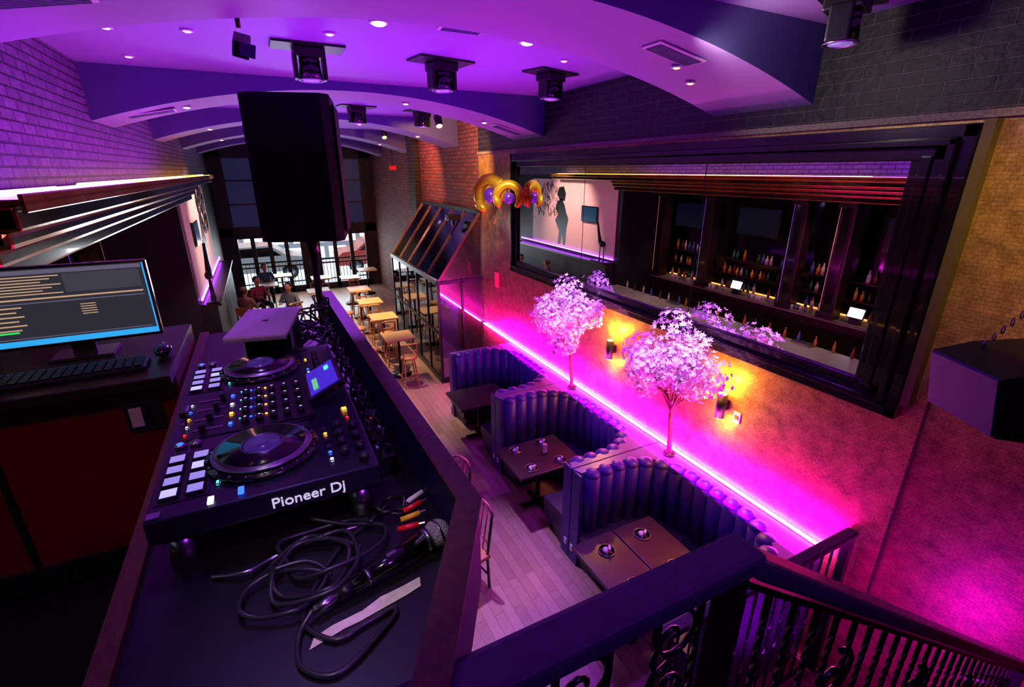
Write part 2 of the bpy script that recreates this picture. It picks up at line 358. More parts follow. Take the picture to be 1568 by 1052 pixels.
# ---------------------------------------------------------------- glass vestibule
w=MB(); vx=3.0; va,vb=9.3,13.2; ez=2.25; rz=3.6; VW=W-.012
M_gold2=mat('brass_rafter','#806448',.3,.5)
n=5
for i in range(n+1):
    y=va+(vb-va)*i/n
    w.b2((vx-.025,y-.025,0),(vx+.025,y+.025,ez),M_black)
    d=Vector((VW-.03-vx,0,rz-ez)); a=math.atan2(rz-ez,VW-.03-vx)
    w.box(((vx+VW-.03)/2,y,(ez+rz)/2),(d.length,.032,.05),M_gold2,(0,-a,0))
    if i<n: 
        y2=va+(vb-va)*(i+1)/n
        w.b2((vx-.004,y+.03,.1),(vx+.004,y2-.03,ez-.05),M_glass)
        w.box(((vx+VW)/2,(y+y2)/2,(ez+rz)/2+.02),(d.length-.03,(vb-va)/n-.05,.008),M_glassr,(0,-a,0))
w.b2((vx-.04,va,ez-.05),(vx+.04,vb,ez+.04),M_black); w.b2((vx-.03,va,1.1),(vx+.03,vb,1.14),M_black); w.b2((vx-.03,va,0),(vx+.03,vb,.12),M_black)
w.b2((VW-.06,va,rz-.05),(VW,vb,rz+.05),M_black)
for y in (va,vb):
    w.b2((vx,y-.03,ez-.05),(VW,y+.03,ez+.02),M_black); w.b2((vx,y-.03,0),(VW,y+.03,.12),M_black)
    w.b2((3.5,y-.03,0),(3.54,y+.03,ez),M_black); w.b2((vx,y-.004,.1),(VW,y+.004,ez),M_glass)
    w.prism([(vx,ez),(VW,ez),(VW,rz)],y-.004,y+.004,M_glass,'Y')
w.done('glass_vestibule')
w=MB(); w.b2((-.14,-.12,0),(.14,.12,.11),M_black,.01); w.cyl((-.16,0,.05),(-.12,0,.05),.035,M_metal); w.box((0,0,-.05),(.06,.06,.14),M_black); w.done('projector',(3.6,9.9,3.42))
# gold foil balloon, and a copy standing in for its reflection
def balloon():
    w=MB()
    w.tube([(0,.22*math.cos(t),.22*math.sin(t)*1.05) for t in [math.radians(-50+i*14) for i in range(19)]],[.03,.06,.075]+[.085]*13+[.075,.06,.03],M_gold,14)
    w.sph((-.03,-.02,.0),.11,mat('balloon_violet','#8040d0',.2,.5),(.8,1,1)); w.sph((-.05,.14,-.16),.09,M_gold,(.8,1.4,.8),rot=(.6,0,0)); w.sph((.0,-.16,.17),.08,M_gold,(.8,1.3,.8),rot=(-.6,0,0))
    w.tube([(0,-.12,-.24),(.03,-.1,-.32),(.02,-.05,-.42)],.006,M_gold); return w
b0=balloon().done('gold_balloon',(W-.25,8.3,3.98),.5); b0.scale=(1.2,1.2,1.2)
b_refl=dup(b0,(W-.28,7.5,3.98),1.0); b_refl.scale=(.9,.9,.9); b_refl.rotation_euler[0]=.5  # added copy, set where the mirror would show the first balloon
w=MB(); w.b2((3.6,15.2,4.42),(3.8,15.24,4.54),mat('exit_sign_red','#802020',.5,em='#ff1010',es=.5)); w.b2((3.69,15.2,4.54),(3.71,15.24,5.42),M_black); w.done('exit_sign')
w=MB(); w.b2((W-.02,8.5,2.2),(W-.001,8.65,2.5),mat('pink_sign','#ff3060',.5,em='#ff2060',es=.3)); w.done('wall_sign')
# ---------------------------------------------------------------- tables & chairs aisle
M_ttop=mat('cafe_table_top','#d8b478',.35,var=.15)
def cafe_table():
    w=MB(); w.b2((-.32,-.32,.9),(.32,.32,.94),M_ttop,.008); w.cyl((0,0,.03),(0,0,.9),.03,M_iron); w.cyl((0,0,0),(0,0,.03),.24,M_iron,seg=20); return w
def stool():
    w=MB(); w.cyl((0,0,.64),(0,0,.68),.17,M_tan,seg=18)
    for a in (45,135,225,315):
        c,s_=math.cos(math.radians(a)),math.sin(math.radians(a)); w.cyl((c*.22,s_*.22,0),(c*.13,s_*.13,.64),.014,M_tan,seg=8)
    w.tube([(.19*math.cos(t*math.pi/8),.19*math.sin(t*math.pi/8),.25) for t in range(16)],.009,M_tan,closed=True)
    for x in (-.14,.14): w.cyl((x,.13,.66),(x*1.05,.2,1.02),.012,M_tan,seg=8)
    w.tube([(-.15,.2,1.0),(-.08,.23,1.02),(.08,.23,1.02),(.15,.2,1.0)],.02,M_tan); w.tube([(-.14,.18,.85),(0,.21,.86),(.14,.18,.85)],.012,M_tan); return w
t0=cafe_table().done('cafe_table',(2.3,10.2,0))
for p in ((2.35,11.9),(2.35,13.6),(2.35,15.3),(1.2,15.6),(-.2,17.2),(.3,18.6),(2.4,17.2),(1.5,17.6),(3.2,18.4)): dup(t0,(*p,0))
s0=stool().done('bar_stool',(2.33,9.5,0),.2)
s0.rotation_euler[2]=math.pi
for x,y,r in ((2.3,10.85,0),(2.3,11.3,math.pi),(2.3,12.5,0),(2.3,13.0,math.pi),(2.3,14.2,.1),(2.3,14.7,3.0),(2.35,15.9,0),(1.2,14.95,math.pi),(1.2,16.2,0),(1.72,10.3,1.6),(1.75,12.,1.6),(1.72,13.6,1.6),(2.4,16.6,math.pi),(1.5,17.0,math.pi),(.55,15.5,1.6)): dup(s0,(x,y,0),r)
M_chair=mat('chair_lacquer_pink','#a03c58',.3)
def chair(mb=M_chair):
    w=MB(); w.box((0,0,.45),(.42,.42,.05),M_tan,bev=.015)
    for x in (-.18,.18):
        w.cyl((x,-.18,0),(x,-.18,.44),.017,M_black,seg=8); w.tube([(x,.2,0),(x,.18,.45),(x*1.02,.22,.75),(x*.9,.27,.95)],.017,M_black,7)
    w.tube([(-.165,.27,.93),(-.09,.28,1.0),(0,.28,1.02),(.09,.28,1.0),(.165,.27,.93)],.016,mb,7)
    for x in (-.08,0,.08): w.tube([(x,.19,.47),(x,.28,.99)],.009,mb,6)
    w.tube([(-.17,.2,.6),(0,.22,.62),(.17,.2,.6)],.01,mb); w.box((0,-.18,.2),(.34,.015,.02),M_black); w.box((0,.18,.2),(.34,.015,.02),M_black); return w
c0=chair().done('dining_chair',(1.41,3.95,0),-1.35)
dup(c0,(1.52,4.8,0),-1.1)
# ---------------------------------------------------------------- bar (seen in the mirror)
M_btop=mat('bar_top_stone','#8a8078',.3,var=.4,scale=5)
w=MB(); w.b2((-1.4,3.2,1.1),(-.62,11.3,1.16),M_btop,.01); w.b2((-1.32,3.25,0),(-.80,11.25,1.1),M_wood)
for k in range(9): w.b2((-.80,3.35+k*.87,.2),(-.78,4.1+k*.87,1.0),M_wood,.008)
w.b2((-.70,3.3,1.075),(-.69,11.2,1.095),M_ledp); w.done('bar_counter')
M_warm=mat('shelf_warm_light','#ffffff',.5,em='#ff9a3c',es=.5)
M_warm2=mat('shelf_violet_light','#ffffff',.5,em='#8040ff',es=.4)
w=MB(); w.b2((-3.43,3.1,0),(-2.75,11.38,1.3),M_wood); w.b2((-3.43,3.1,1.3),(-2.7,11.38,1.36),M_btop,.01)
M_col=mat('column_wood','#24160f',.3,var=.3,scale=12)
for y in (3.5,5.9,6.9,9.4,11.15):
    w.b2((-3.0,y-.16,1.36),(-2.72,y+.16,3.87),M_col,.01); w.b2((-2.74,y-.10,1.5),(-2.7,y+.10,3.75),M_blackg,.006); w.b2((-2.72,y-.18,3.7),(-2.66,y+.18,3.85),M_col,.01); w.b2((-2.72,y-.18,1.36),(-2.66,y+.18,1.5),M_col,.01)
    w.b2((-2.715,y+.145,1.5),(-2.71,y+.151,3.7),M_warm if y not in (6.9,9.4) else M_warm2)
w.b2((-3.43,3.1,1.36),(-3.4,11.38,3.87),mat('backbar_mirror_smoked','#302838',.08,.9))
for z in (1.75,2.15): w.b2((-3.4,3.6,z),(-3.15,11.2,z+.02),M_wood)
w.b2((-3.38,3.6,1.365),(-3.36,11.2,1.38),mat('shelf_glow','#ffffff',.5,em='#ff9a3c',es=5))
w.done('back_bar_cabinet')
cols=['#b8741c','#2c6a38','#c8c0b0','#7a1c1c','#d8b040','#382818','#4858a0']
bm_=[mat('bottle_'+c[1:],c,.12,coat=.5) for c in cols]
w=MB(); R=random.Random(5)
for z in (1.37,1.775,2.175):
    y=3.75
    while y<11.0:
        if min(abs(y-q) for q in (5.9,6.9,9.4))>.2 and R.random()<.8:
            h=.2+.1*R.random(); r=.032+.012*R.random(); m=R.choice(bm_)
            w.lathe([(r,0),(r,h*.6),(r*.4,h*.75),(r*.35,h)],(-3.26+.05*R.random(),y,z),m,8)
        y+=.1+.07*R.random()
w.done('liquor_bottles')
w=MB()
for i in range(70):
    y=4.2+R.random()*6.5
    if abs(y-5.35)<.25 or abs(y-8.3)<.25: continue
    x=-2.93+R.random()*.15; w.lathe([(.028,0),(.034,.11)],(x,y,1.365),M_white if R.random()<.4 else M_metal,8)
w.done('drinking_glasses')
w=MB()
for i in range(22):
    y=3.8+i*.33+R.random()*.1; w.lathe([(.03,0),(.03,.12),(.012,.17),(.01,.22)],(-1.33,y,1.162),R.choice(bm_),8)
for y in (5.4,8.9): w.b2((-1.38,y-.2,1.162),(-1.2,y+.2,1.2),M_metal,.005)
w.done('bar_well_bottles')
M_scr=mat('register_screen','#ffffff',.4,em='#e8f4ff',es=1.5)
for y in (5.35,8.3):
    w=MB(); w.box((0,0,.06),(.14,.2,.12),M_black,bev=.01); w.box((.02,0,.24),(.03,.34,.24),M_black,(0,-.3,0),.005); w.box((.038,0,.244),(.004,.3,.2),M_scr,(0,-.3,0)); w.done('cash_register',(-2.86,y,1.365))
M_tv=mat('tv_screen_dark','#06070c',.12,em='#20406a',es=.06)
for y in (4.7,8.15,10.3):
    w=MB(); w.b2((0,-.6,-.35),(.05,.6,.35),M_blackg,.008); w.b2((.05,-.57,-.32),(.054,.57,.32),M_tv); w.b2((-.28,-.06,-.06),(0,.06,.06),M_black); w.done('television',(-3.1,y,3.2))
M_mur=mat('mural_canvas','#f0d4c4',.7,var=.06,scale=2)
w=MB(); w.b2((L+.001,11.6,1.9),(L+.03,16.6,4.13),M_mur)
def sil(pts,t=.004,m=M_black,x=L+.03):
    w.prism(pts,x,x+t,m,'X')
sil([(14.3,1.95),(14.45,1.95),(14.5,2.3),(14.6,1.95),(14.8,1.95),(14.72,2.4),(15.0,2.75),(14.82,2.95),(15.0,3.15),(14.88,3.4),(14.6,3.5),(14.42,3.3),(14.3,3.05),(14.15,2.85),(14.25,2.5)])
sil([(14.42,3.42),(14.75,3.44),(14.9,3.65),(14.8,3.86),(14.5,3.9),(14.35,3.66)])
R=random.Random(2)
for k in range(90):
    y=14.9+R.random()*1.4; z=2.9+R.random()*1.1; a=R.random()*3
    w.tube([(L+.034,y+.09*math.cos(a+t),z+.09*math.sin(a+t*1.4)) for t in (0,.6,1.2,1.8,2.4)],.008,M_black,4)
w.done('wall_mural')
w=MB(); w.b2((L+.03,11.6,1.84),(L+.06,17.5,1.88),M_ledp); w.done('led_strip')
w=MB(); w.b2((0,-.42,-.25),(.05,.42,.25),M_blackg); w.b2((.05,-.39,-.22),(.054,.39,.22),mat('tv_screen_cyan','#102030',.2,em='#205880',es=.35)); w.done('television',(L+.035,12.9,3.1))
w=MB()
w.sph((0,0,.52),.13,M_black,(.6,1.25,.75)); w.tube([(0,.1,.56),(0,.2,.85),(0,.27,1.12)],[.06,.04,.03],M_black,8); w.sph((0,.32,1.13),.05,M_black,(.7,1.6,.7))
for yy in (-.12,-.08,.08,.12): w.cyl((.03 if yy in(-.12,.08) else -.03,yy,0),(0,yy*.9,.5),.016,M_black,seg=7)
w.tube([(0,-.15,.55),(0,-.19,.3)],.008,M_black); w.cyl((0,.3,1.15),(0,.3,1.22),.007,M_black,seg=6)
w.b2((-.12,-.3,-.02),(.12,.4,0),M_black); w.done('giraffe_statue',(L+.22,11.95,1.78),0)
w=MB(); w.b2((L+.002,11.6,1.7),(L+.38,17.5,1.755),M_wood); w.b2((L+.002,11.6,0),(L+.3,17.5,1.7),M_bd); w.done('banquette_ledge')
# ---------------------------------------------------------------- platform & DJ booth
w=MB(); w.b2((-3.44,-1.6,0),(.18,2.95,2.78),M_bd); w.b2((.18,-1.6,0),(.8,.54,2.78),M_bd); w.b2((-3.44,-1.6,2.78),(.18,2.95,2.785),M_black); w.done('floor_platform')
M_desk=mat('dj_desk_laminate','#120e14',.38,var=.3)
w=MB()
CI=(.295,.85); CO=(.337,.83)
w.prism([(-.36,.3),(-.04,.3),CI,(.26,3.0),(-.36,3.0)],3.5,3.55,M_desk)
w.b2((-.40,.3,3.44),(-.36,3.0,3.565),mat('desk_edge_wood','#5a2c14',.45,scale=45,var=.6,bump=.3)); w.b2((-.38,.55,2.8),(-.34,2.92,3.44),M_bd)
w.prism([CI,CO,(.300,3.05),(.255,3.05)],3.47,3.70,M_rim)
w.prism([CI,CO,(-.03,.19),(-.07,.21)],3.47,3.70,M_rim)
w.prism([(CI[0]-.005,CI[1]+.002),(CO[0]+.006,CO[1]-.002),(.306,3.06),(.25,3.06)],3.70,3.712,M_woodedge)
w.prism([(CI[0]-.005,CI[1]+.002),(CO[0]+.006,CO[1]-.002),(-.025,.185),(-.075,.205)],3.70,3.712,M_woodedge)
w.b2((.02,.9,2.8),(.10,2.92,3.5),M_bd)
w.done('dj_booth')
w=MB(); w.b2((L+.002,2.1,3.62),(-.41,2.85,3.66),M_wood,.006); w.b2((L+.002,2.2,2.8),(-.41,2.84,3.62),M_red)
w.b2((-1.02,2.185,2.8),(-1.0,2.2,3.6),M_black); w.b2((L+.002,2.18,2.8),(-.41,2.2,2.9),M_black)
w.done('side_desk')
w=MB(); w.b2((-.60,2.18,3.42),(-.48,2.199,3.54),M_metal,.003); w.b2((-.585,2.175,3.44),(-.545,2.181,3.52),M_white); w.done('power_outlet')
w=MB(); w.b2((-1.05,2.5,3.72),(-.47,2.53,4.05),M_blackg,.005)
M_ui=mat('screen_ui_grey','#202024',.3,em='#2c2c36',es=1.0,var=.3); M_ui2=mat('screen_ui_cream','#fff0c0',.3,em='#c8a878',es=.8,scale=120,var=.5); M_ui3=mat('screen_ui_cyan','#30a0ff',.3,em='#30a8e8',es=1.0); M_ui4=mat('screen_ui_green','#30ff60',.3,em='#40ff70',es=.8)
M_ui5=mat('screen_ui_light','#8080a0',.3,em='#66667a',es=.7)
w.b2((-1.04,2.497,3.735),(-.48,2.5,4.04),M_ui)
w.b2((-1.04,2.495,3.735),(-.48,2.497,3.758),M_ui3); w.b2((-.485,2.495,3.758),(-.48,2.497,4.04),M_ui3)
w.b2((-1.04,2.495,4.02),(-.49,2.497,4.036),M_ui5); w.b2((-.75,2.4955,3.94),(-.5,2.497,4.015),mat('screen_ui_panel','#404048',.3,em='#3c3c48',es=1))
for k in range(7): w.b2((-1.03,2.495,4.008-k*.0115),(-.76-.03*(k%3),2.497,4.012-k*.0115),M_ui2)
w.b2((-1.03,2.495,3.92),(-.5,2.497,3.926),M_ui2); w.b2((-1.03,2.495,3.905),(-.5,2.497,3.909),M_ui5)
for k in range(6): w.b2((-1.03,2.495,3.89-k*.018),(-.9-.02*(k%2),2.497,3.895-k*.018),M_ui2)
for k in range(5): w.b2((-.72,2.495,3.885-k*.010),(-.67,2.497,3.888-k*.010),M_ui2)
w.b2((-1.03,2.495,3.79),(-.93,2.497,3.796),M_ui4); w.b2((-1.03,2.495,3.765),(-.5,2.497,3.768),M_ui5)
w.b2((-.80,2.53,3.67),(-.72,2.55,3.85),M_black); w.b2((-.87,2.46,3.661),(-.65,2.62,3.672),M_metal,.004); w.done('computer_monitor')
w=MB(); w.b2((-.24,-.07,0),(.24,.07,.018),M_black,.006)
for i in range(15):
    for j in range(5): w.box((-.215+i*.0305,-.05+j*.025,.022),(.026,.02,.008),M_desk,bev=.003)
w.done('keyboard',(-.74,2.26,3.661),.05)
w=MB(); w.sph((0,0,.026),.055,M_blackg,(.6,1,.45)); w.cyl((0,.02,.045),(0,.035,.047),.006,M_metal); w.done('computer_mouse',(-.46,2.36,3.661))
M_alu=mat('laptop_aluminium','#c4b8c4',.4,.2,var=.05)
w=MB(); w.box((0,0,.0),(.225,.42,.016),M_alu,bev=.006); w.box((0,0,-.012),(.22,.415,.008),M_black,bev=.003); w.sph((0,0,.008),.014,M_black,(1,1,.1))
w.b2((-.10,-.02,-.235),(.10,.20,-.016),M_black,.01)
w.b2((-.1,-.02,-.24),(.1,.20,-.23),M_black)
o=w.done('laptop',(-.055,2.21,3.795),-.2)
# DJ controller
LB=mat('led_button_white','#ffffff',.4,em='#d8e8ff',es=1.3); LBb=mat('led_button_blue','#3060ff',.4,em='#2858ff',es=3); LBc=mat('led_button_cyan','#60ffff',.4,em='#50e8e0',es=1.3); LBr=mat('led_button_red','#ff2020',.4,em='#ff2818',es=2); LBo=mat('led_button_orange','#ffa020',.4,em='#ffa030',es=3.5); LBp=mat('led_pad_lilac','#c0b0ff',.4,em='#a0a8d8',es=.55)
M_panel=mat('controller_panel','#2c283c',.25,.5,var=.1); M_knob=mat('knob_rubber','#1a1a1e',.45); M_jog=mat('jog_dark','#101014',.2,coat=.5)
w=MB(); x0,x1,ya,yb,zt=-.325,.17,1.08,2.09,3.70
w.b2((x0,ya,zt-.06),(x1,yb,zt),M_panel,.006); w.b2((x0+.02,ya+.02,zt-.075),(x1-.02,yb-.02,zt-.06),M_black)
for (x,y) in ((x0+.05,ya+.05),(x1-.05,ya+.05),(x0+.05,yb-.05),(x1-.05,yb-.05)): w.cyl((x,y,3.551),(x,y,zt-.07),.035,M_metal,r2=.025)
for jy in (1.27,1.90):
    jx=-.09
    w.cyl((jx,jy,zt),(jx,jy,zt+.012),.135,M_jog,seg=40); w.cyl((jx,jy,zt+.012),(jx,jy,zt+.026),.118,M_metal,r2=.112,seg=40)
    w.cyl((jx,jy,zt+.026),(jx,jy,zt+.029),.104,M_jog,seg=40); w.tube([(jx+.116*math.cos(t*math.pi/20),jy+.116*math.sin(t*math.pi/20),zt+.02) for t in range(40)],.004,M_metal,closed=True)
    w.cyl((jx,jy,zt+.029),(jx,jy,zt+.031),.045,mat('jog_display','#281848',.2,em='#5030a0',es=.35),seg=24)
    w.tube([(jx+.05*math.cos(t*math.pi/12),jy+.05*math.sin(t*math.pi/12),zt+.03) for t in range(24)],.002,M_metal,closed=True)
    for k in range(20):
        a=k*math.pi/10; w.sph((jx+.127*math.cos(a),jy+.127*math.sin(a),zt+.013),.004,M_metal,seg=6)
    py=jy-.02
    w.b2((x0+.012,py-.115,zt),(x0+.118,py+.105,zt+.002),M_black)
    for i in range(2):
        for j in range(4): w.box((x0+.038+i*.052,py-.082+j*.052,zt+.005),(.040,.040,.008),LBp if (i*3+j)%5 else mat('led_pad_pale','#ffffff',.4,em='#b8d0e8',es=.8),bev=.004)
    for j in range(4): w.box((x0+.135,py-.08+j*.035,zt+.004),(.010,.018,.006),(LBc,M_knob,LBr,LB)[j],bev=.002)
    for j,m_ in enumerate((LBb,M_metal)): w.cyl((x0+.035+.035*j,py+.15,zt),(x0+.035+.035*j,py+.15,zt+.01),.014,M_metal); w.cyl((x0+.035+.035*j,py+.15,zt+.01),(x0+.035+.035*j,py+.15,zt+.011),.008,m_)
    w.b2((-.02,jy+.14,zt),(.08,jy+.147,zt+.002),M_black); w.box((.04,jy+.143,zt+.012),(.016,.022,.02),M_knob,bev=.003)
    for k in range(6): w.box((.065,jy-.12+k*.035,zt+.004),(.012,.016,.006),(LB,LBb,M_metal,M_knob,LBo,M_metal)[k],bev=.002)
    for k in range(4): w.cyl((.10,jy-.10+k*.05,zt),(.10,jy-.10+k*.05,zt+.022),.012,M_knob,r2=.010,seg=14)
w.b2((-.30,1.43,zt),(.04,1.75,zt+.003),M_black)
for c in range(4):
    y=1.475+c*.068
    for r_ in range(5):
        x=.015-r_*.038; w.cyl((x,y,zt),(x,y,zt+.02),.0115,M_knob,r2=.0095,seg=14); w.box((x+.002,y,zt+.021),(.007,.0015,.001),LB)
    w.box((-.175,y,zt+.005),(.014,.022,.006),(LBb,LBo,LB,LBb)[c],bev=.002)
    w.b2((-.27,y-.003,zt+.002),(-.195,y+.003,zt+.005),M_metal); w.box((-.245+.014*c,y,zt+.014),(.016,.024,.018),M_knob,bev=.003)
    for q in range(7): w.box((-.15+q*.014,y+.028,zt+.004),(.007,.005,.003),(LBc,LBc,LBb,LBb,LBo,LBo,LBr)[q])
w.b2((-.302,1.53,zt+.002),(-.296,1.67,zt+.006),M_metal); w.box((-.299,1.58,zt+.014),(.022,.016,.018),M_knob,bev=.003)
for k in range(5): w.box((-.285,1.45+k*.05,zt+.006),(.010,.015,.006),(LBr,LB,LBo,LBb,LB)[k],bev=.002)
w.box((.10,1.59,zt+.045),(.12,.22,.02),M_blackg,(0,-.45,0),.005)
w.box((.094,1.59,zt+.056),(.095,.19,.002),mat('touch_display','#2838a0',.2,em='#4028b8',es=.9,scale=30,var=.6),(0,-.45,0))
w.box((.07,1.56,zt+.048),(.016,.08,.003),mat('touch_wave','#80e060',.2,em='#60c878',es=.9,scale=90,var=.7),(0,-.45,0)); w.box((.115,1.64,zt+.068),(.015,.03,.003),LBc,(0,-.45,0))
for k in range(4): w.cyl((.14,1.12+k*.06,zt),(.14,1.12+k*.06,zt+.02),.012,M_knob,seg=12)
w.box((.135,1.42,zt+.006),(.018,.026,.006),LBo,bev=.002); w.box((.135,1.36,zt+.006),(.012,.012,.006),LBr,bev=.002); w.box((-.14,1.11,zt+.006),(.012,.026,.005),LBb); w.box((-.2,1.1,zt+.006),(.012,.026,.005),LB)
w.b2((x0+.005,ya+.008,zt),(x0+.03,ya+.03,zt+.004),M_metal)
ctl=w.done('dj_controller')
cu=bpy.data.curves.new('logo_text','FONT'); cu.body='Pioneer Dj'; cu.size=.038; cu.extrude=.0008; cu.offset=.0003; cu.align_x='CENTER'; cu.materials.append(mat('logo_white','#ffffff',.4,em='#d8d8e8',es=.6))
to=bpy.data.objects.new('logo_text',cu); S.collection.objects.link(to); to.location=(.00,ya-.0015,zt-.044); to.rotation_euler=(math.pi/2,0,0); to.parent=ctl
w=MB(); w.b2((.185,1.25,3.551),(.25,1.75,3.61),M_black,.005)
for k in range(8):
    for j in range(2): w.cyl((.20+j*.033,1.29+k*.06,3.61),(.20+j*.033,1.29+k*.06,3.63),.009,M_knob if (k+j)%3 else M_metal,seg=10)
w.box((.22,1.5,3.612),(.02,.012,.004),LBr); w.done('audio_interface')
# microphone
w=MB(); A=Vector((.02,.837,3.574)); B=Vector((.222,.897,3.584)); M_mesh=mat('mic_mesh','#d0c8c0',.4,.6,scale=260,var=.7,bump=1)
d=(B-A).normalized()
w.cyl(A,A.lerp(B,.15),.012,M_black,r2=.015); w.cyl(A.lerp(B,.15),B,.0155,M_blackg,r2=.023); 
w.cyl(B,B+d*.012,.027,M_metal); w.cyl(A.lerp(B,.3),A.lerp(B,.33),.0185,M_metal)
w.sph(B+d*.037,.032,M_mesh,(1,1,1),22); w.cyl(B+d*.032,B+d*.038,.0332,M_metal,seg=24)
w.box(A.lerp(B,.6)+Vector((0,0,.021)),(.024,.009,.005),M_metal,(0,0,.3)); w.cyl(A-d*.05,A,.010,M_metal)
w.done('microphone')
# cables
M_cab=mat('cable_rubber','#26242a',.3)
w=MB(); R=random.Random(21)
def sm(P,n=8):
    out=[];P=[Vector(p) for p in P]
    for i in range(len(P)-1):
        p0=P[max(i-1,0)];p1=P[i];p2=P[i+1];p3=P[min(i+2,len(P)-1)]
        for k in range(n):
            t=k/n; out.append(.5*((2*p1)+(-p0+p2)*t+(2*p0-5*p1+4*p2-p3)*t*t+(-p0+3*p1-3*p2+p3)*t**3))
    return out+[P[-1]]
def loop(cx,cy,r,n,m=M_cab,th=.0055,z=3.558):
    P=[]
    for i in range(n*8+3):
        a=i*math.pi/4+R.random()*.25; rr=r*(1+.22*R.uniform(-1,1)); P.append((cx+rr*math.cos(a),cy+rr*.85*math.sin(a),z+.004+R.random()*.02))
    w.tube(sm(P,5),th,m,7)
loop(-.02,.95,.10,2); loop(-.08,.90,.08,1); loop(.02,1.0,.11,1); loop(.19,1.08,.04,2,M_black,.006)
Z=3.558
w.tube(sm([(-.03,.825,3.574),(-.06,.79,Z),(-.06,.72,Z),(0,.68,Z),(.1,.74,Z),(.12,.77,Z),(.06,.76,Z),(.0,.75,Z),(-.05,.82,Z),(-.02,.9,Z),(.05,1.0,Z),(.12,1.05,Z),(.18,1.1,Z)],8),.0055,M_cab,7)
w.tube(sm([(-.22,1.03,Z),(-.15,1.0,Z+.01),(-.1,1.03,Z),(-.02,1.04,Z+.01),(.1,1.05,Z)],8),.005,M_metal,6)
for k in range(12):
    y=1.2+k*.12; w.tube(sm([(.19,y,3.64),(.215,y+.03,3.70+.03*R.random()),(.24,y+.08,3.64),(.22,y+.2,Z+.07),(.2,y+.28,3.66)],6),.005,M_cab if k%2 else M_black,6)
for k in range(14):
    a=(.05+.13*R.random(),2.2+.5*R.random()); P=[(a[0]+R.uniform(-.12,.1),a[1]+R.uniform(-.1,.2),3.58+R.random()*.18) for _ in range(5)]
    w.tube(sm(P,6),.005,M_cab,6)
for i,c in enumerate(('#e02020','#e8c020','#e02020','#e8e8e8')):
    p=Vector((.18+.015*i,.98+.03*i,3.57)); w.cyl(p,p+Vector((.05,-.012+.01*i,.006)),.007,mat('rca_'+c[1:]+str(i),c,.35),seg=10); w.cyl(p+Vector((.05,-.012+.01*i,.006)),p+Vector((.065,-.015+.013*i,.007)),.004,M_metal,seg=8)
w.done('audio_cables')
w=MB(); P=[(-.045,.755),(.02,.772),(.05,.775),(.10,.785),(.15,.795),(.185,.805),(.19,.83),(.15,.822),(.10,.815),(.06,.798),(0,.79),(-.035,.778)]
w.prism(P,3.5515,3.553,mat('masking_tape_paper','#f0e0c0',.7,scale=40,var=.4)); w.done('paper_strip')
# speaker on pole
w=MB(); w.prism([(-.19,-.16),(-.13,-.19),(.17,-.19),(.20,-.15),(.16,.17),(-.15,.17)],0,.66,mat('speaker_cab','#0e0e11',.55,scale=200,var=.4,bump=.3,spec=.3))
w.prism([(-.17,-.193),(.165,-.193),(.165,-.19),(-.17,-.19)],.02,.64,mat('speaker_grille','#08080a',.5,.5,scale=300,var=.9,bump=.8))
w.box((.192,-.0,.33),(.012,.25,.58),MC['speaker_grille'],(0,0,.12))
w.cyl((0,0,-.08),(0,0,0),.03,M_black); w.cyl((0,0,-.515),(0,0,-.08),.018,M_black); w.cyl((0,0,-.518),(0,0,-.50),.03,M_black,seg=20); w.tube([(-.05,.17,.5),(0,.2,.5),(.05,.17,.5)],.01,M_black)
w.done('loudspeaker',(.215,2.78,4.07),-.33)
# suspended speaker right
w=MB(); w.prism([(-.30,.10),(-.24,-.20),(.02,-.24),(.36,-.18),(.36,.18),(-.1,.15)],-.2,.2,MC['speaker_cab'],'Y')
w.prism([(-.31,.09),(-.25,-.195),(-.24,-.195),(-.30,.10)],-.19,.19,M_vinyl,'Y')
w.prism([(-.22,-.16),(.02,-.20),(.33,-.15),(.33,.13),(-.08,.11),(-.24,.07)],-.203,-.2,MC['speaker_grille'],'Y')
for x,y in ((-.12,-.1),(-.12,.12)):
    for k in range(36):
        c=Vector((x+.022*k,y-.01*k,.16+.042*k)); w.tube([c+Vector((0 if k%2 else .008*math.cos(t),.008*math.cos(t) if k%2 else 0,.024*math.sin(t))) for t in [q*math.pi/3 for q in range(6)]],.0042,M_metal,4,closed=True)
o=w.done('hanging_loudspeaker',(2.74,.68,3.56),-.5); o.scale=(.85,.85,.85)
# ---------------------------------------------------------------- railing
M_rail=mat('handrail_wood_violet_sheen','#241838',.28,scale=25,var=.4)  # dark wood with its purple sheen put into the colour
w=MB()
w.box((.37,.48,3.665),(.84,.082,.045),M_rail,bev=.012); w.box((.37,.48,3.637),(.80,.035,.02),M_iron)
w.box((.75,.48,3.215),(.045,.045,.86),M_iron)
x=-.02
while x<.72:
    w.twist(x,.48,2.79,3.63,.008,M_iron); x+=.115
for cx in (.15,.38,.60):
    for sg in (1,-1):
        P=[(cx+sg*(.012+.0045*t)*math.cos(t*.6),.48,3.46+sg*.07+(.012+.0045*t)*math.sin(t*.6)) for t in range(14)]; w.tube(P,.006,M_iron,6)
sl=.71; ang=math.atan(sl); x0,x1=.77,3.8; Ls=(x1-x0)/math.cos(ang)
mx_=(x0+x1)/2; zr=lambda x: 3.66-(x-.77)*sl
w.box((mx_,.47,zr(mx_)),(Ls,.082,.045),M_rail,(0,ang,0),.012); w.box((mx_,.47,zr(mx_)-.055),(Ls,.03,.016),M_iron,(0,ang,0)); w.box((mx_,.47,zr(mx_)-.78),(Ls,.03,.02),M_iron,(0,ang,0))
x=.88
while x<3.75:
    w.twist(x,.47,zr(x)-.78,zr(x)-.05,.009,M_iron); x+=.115
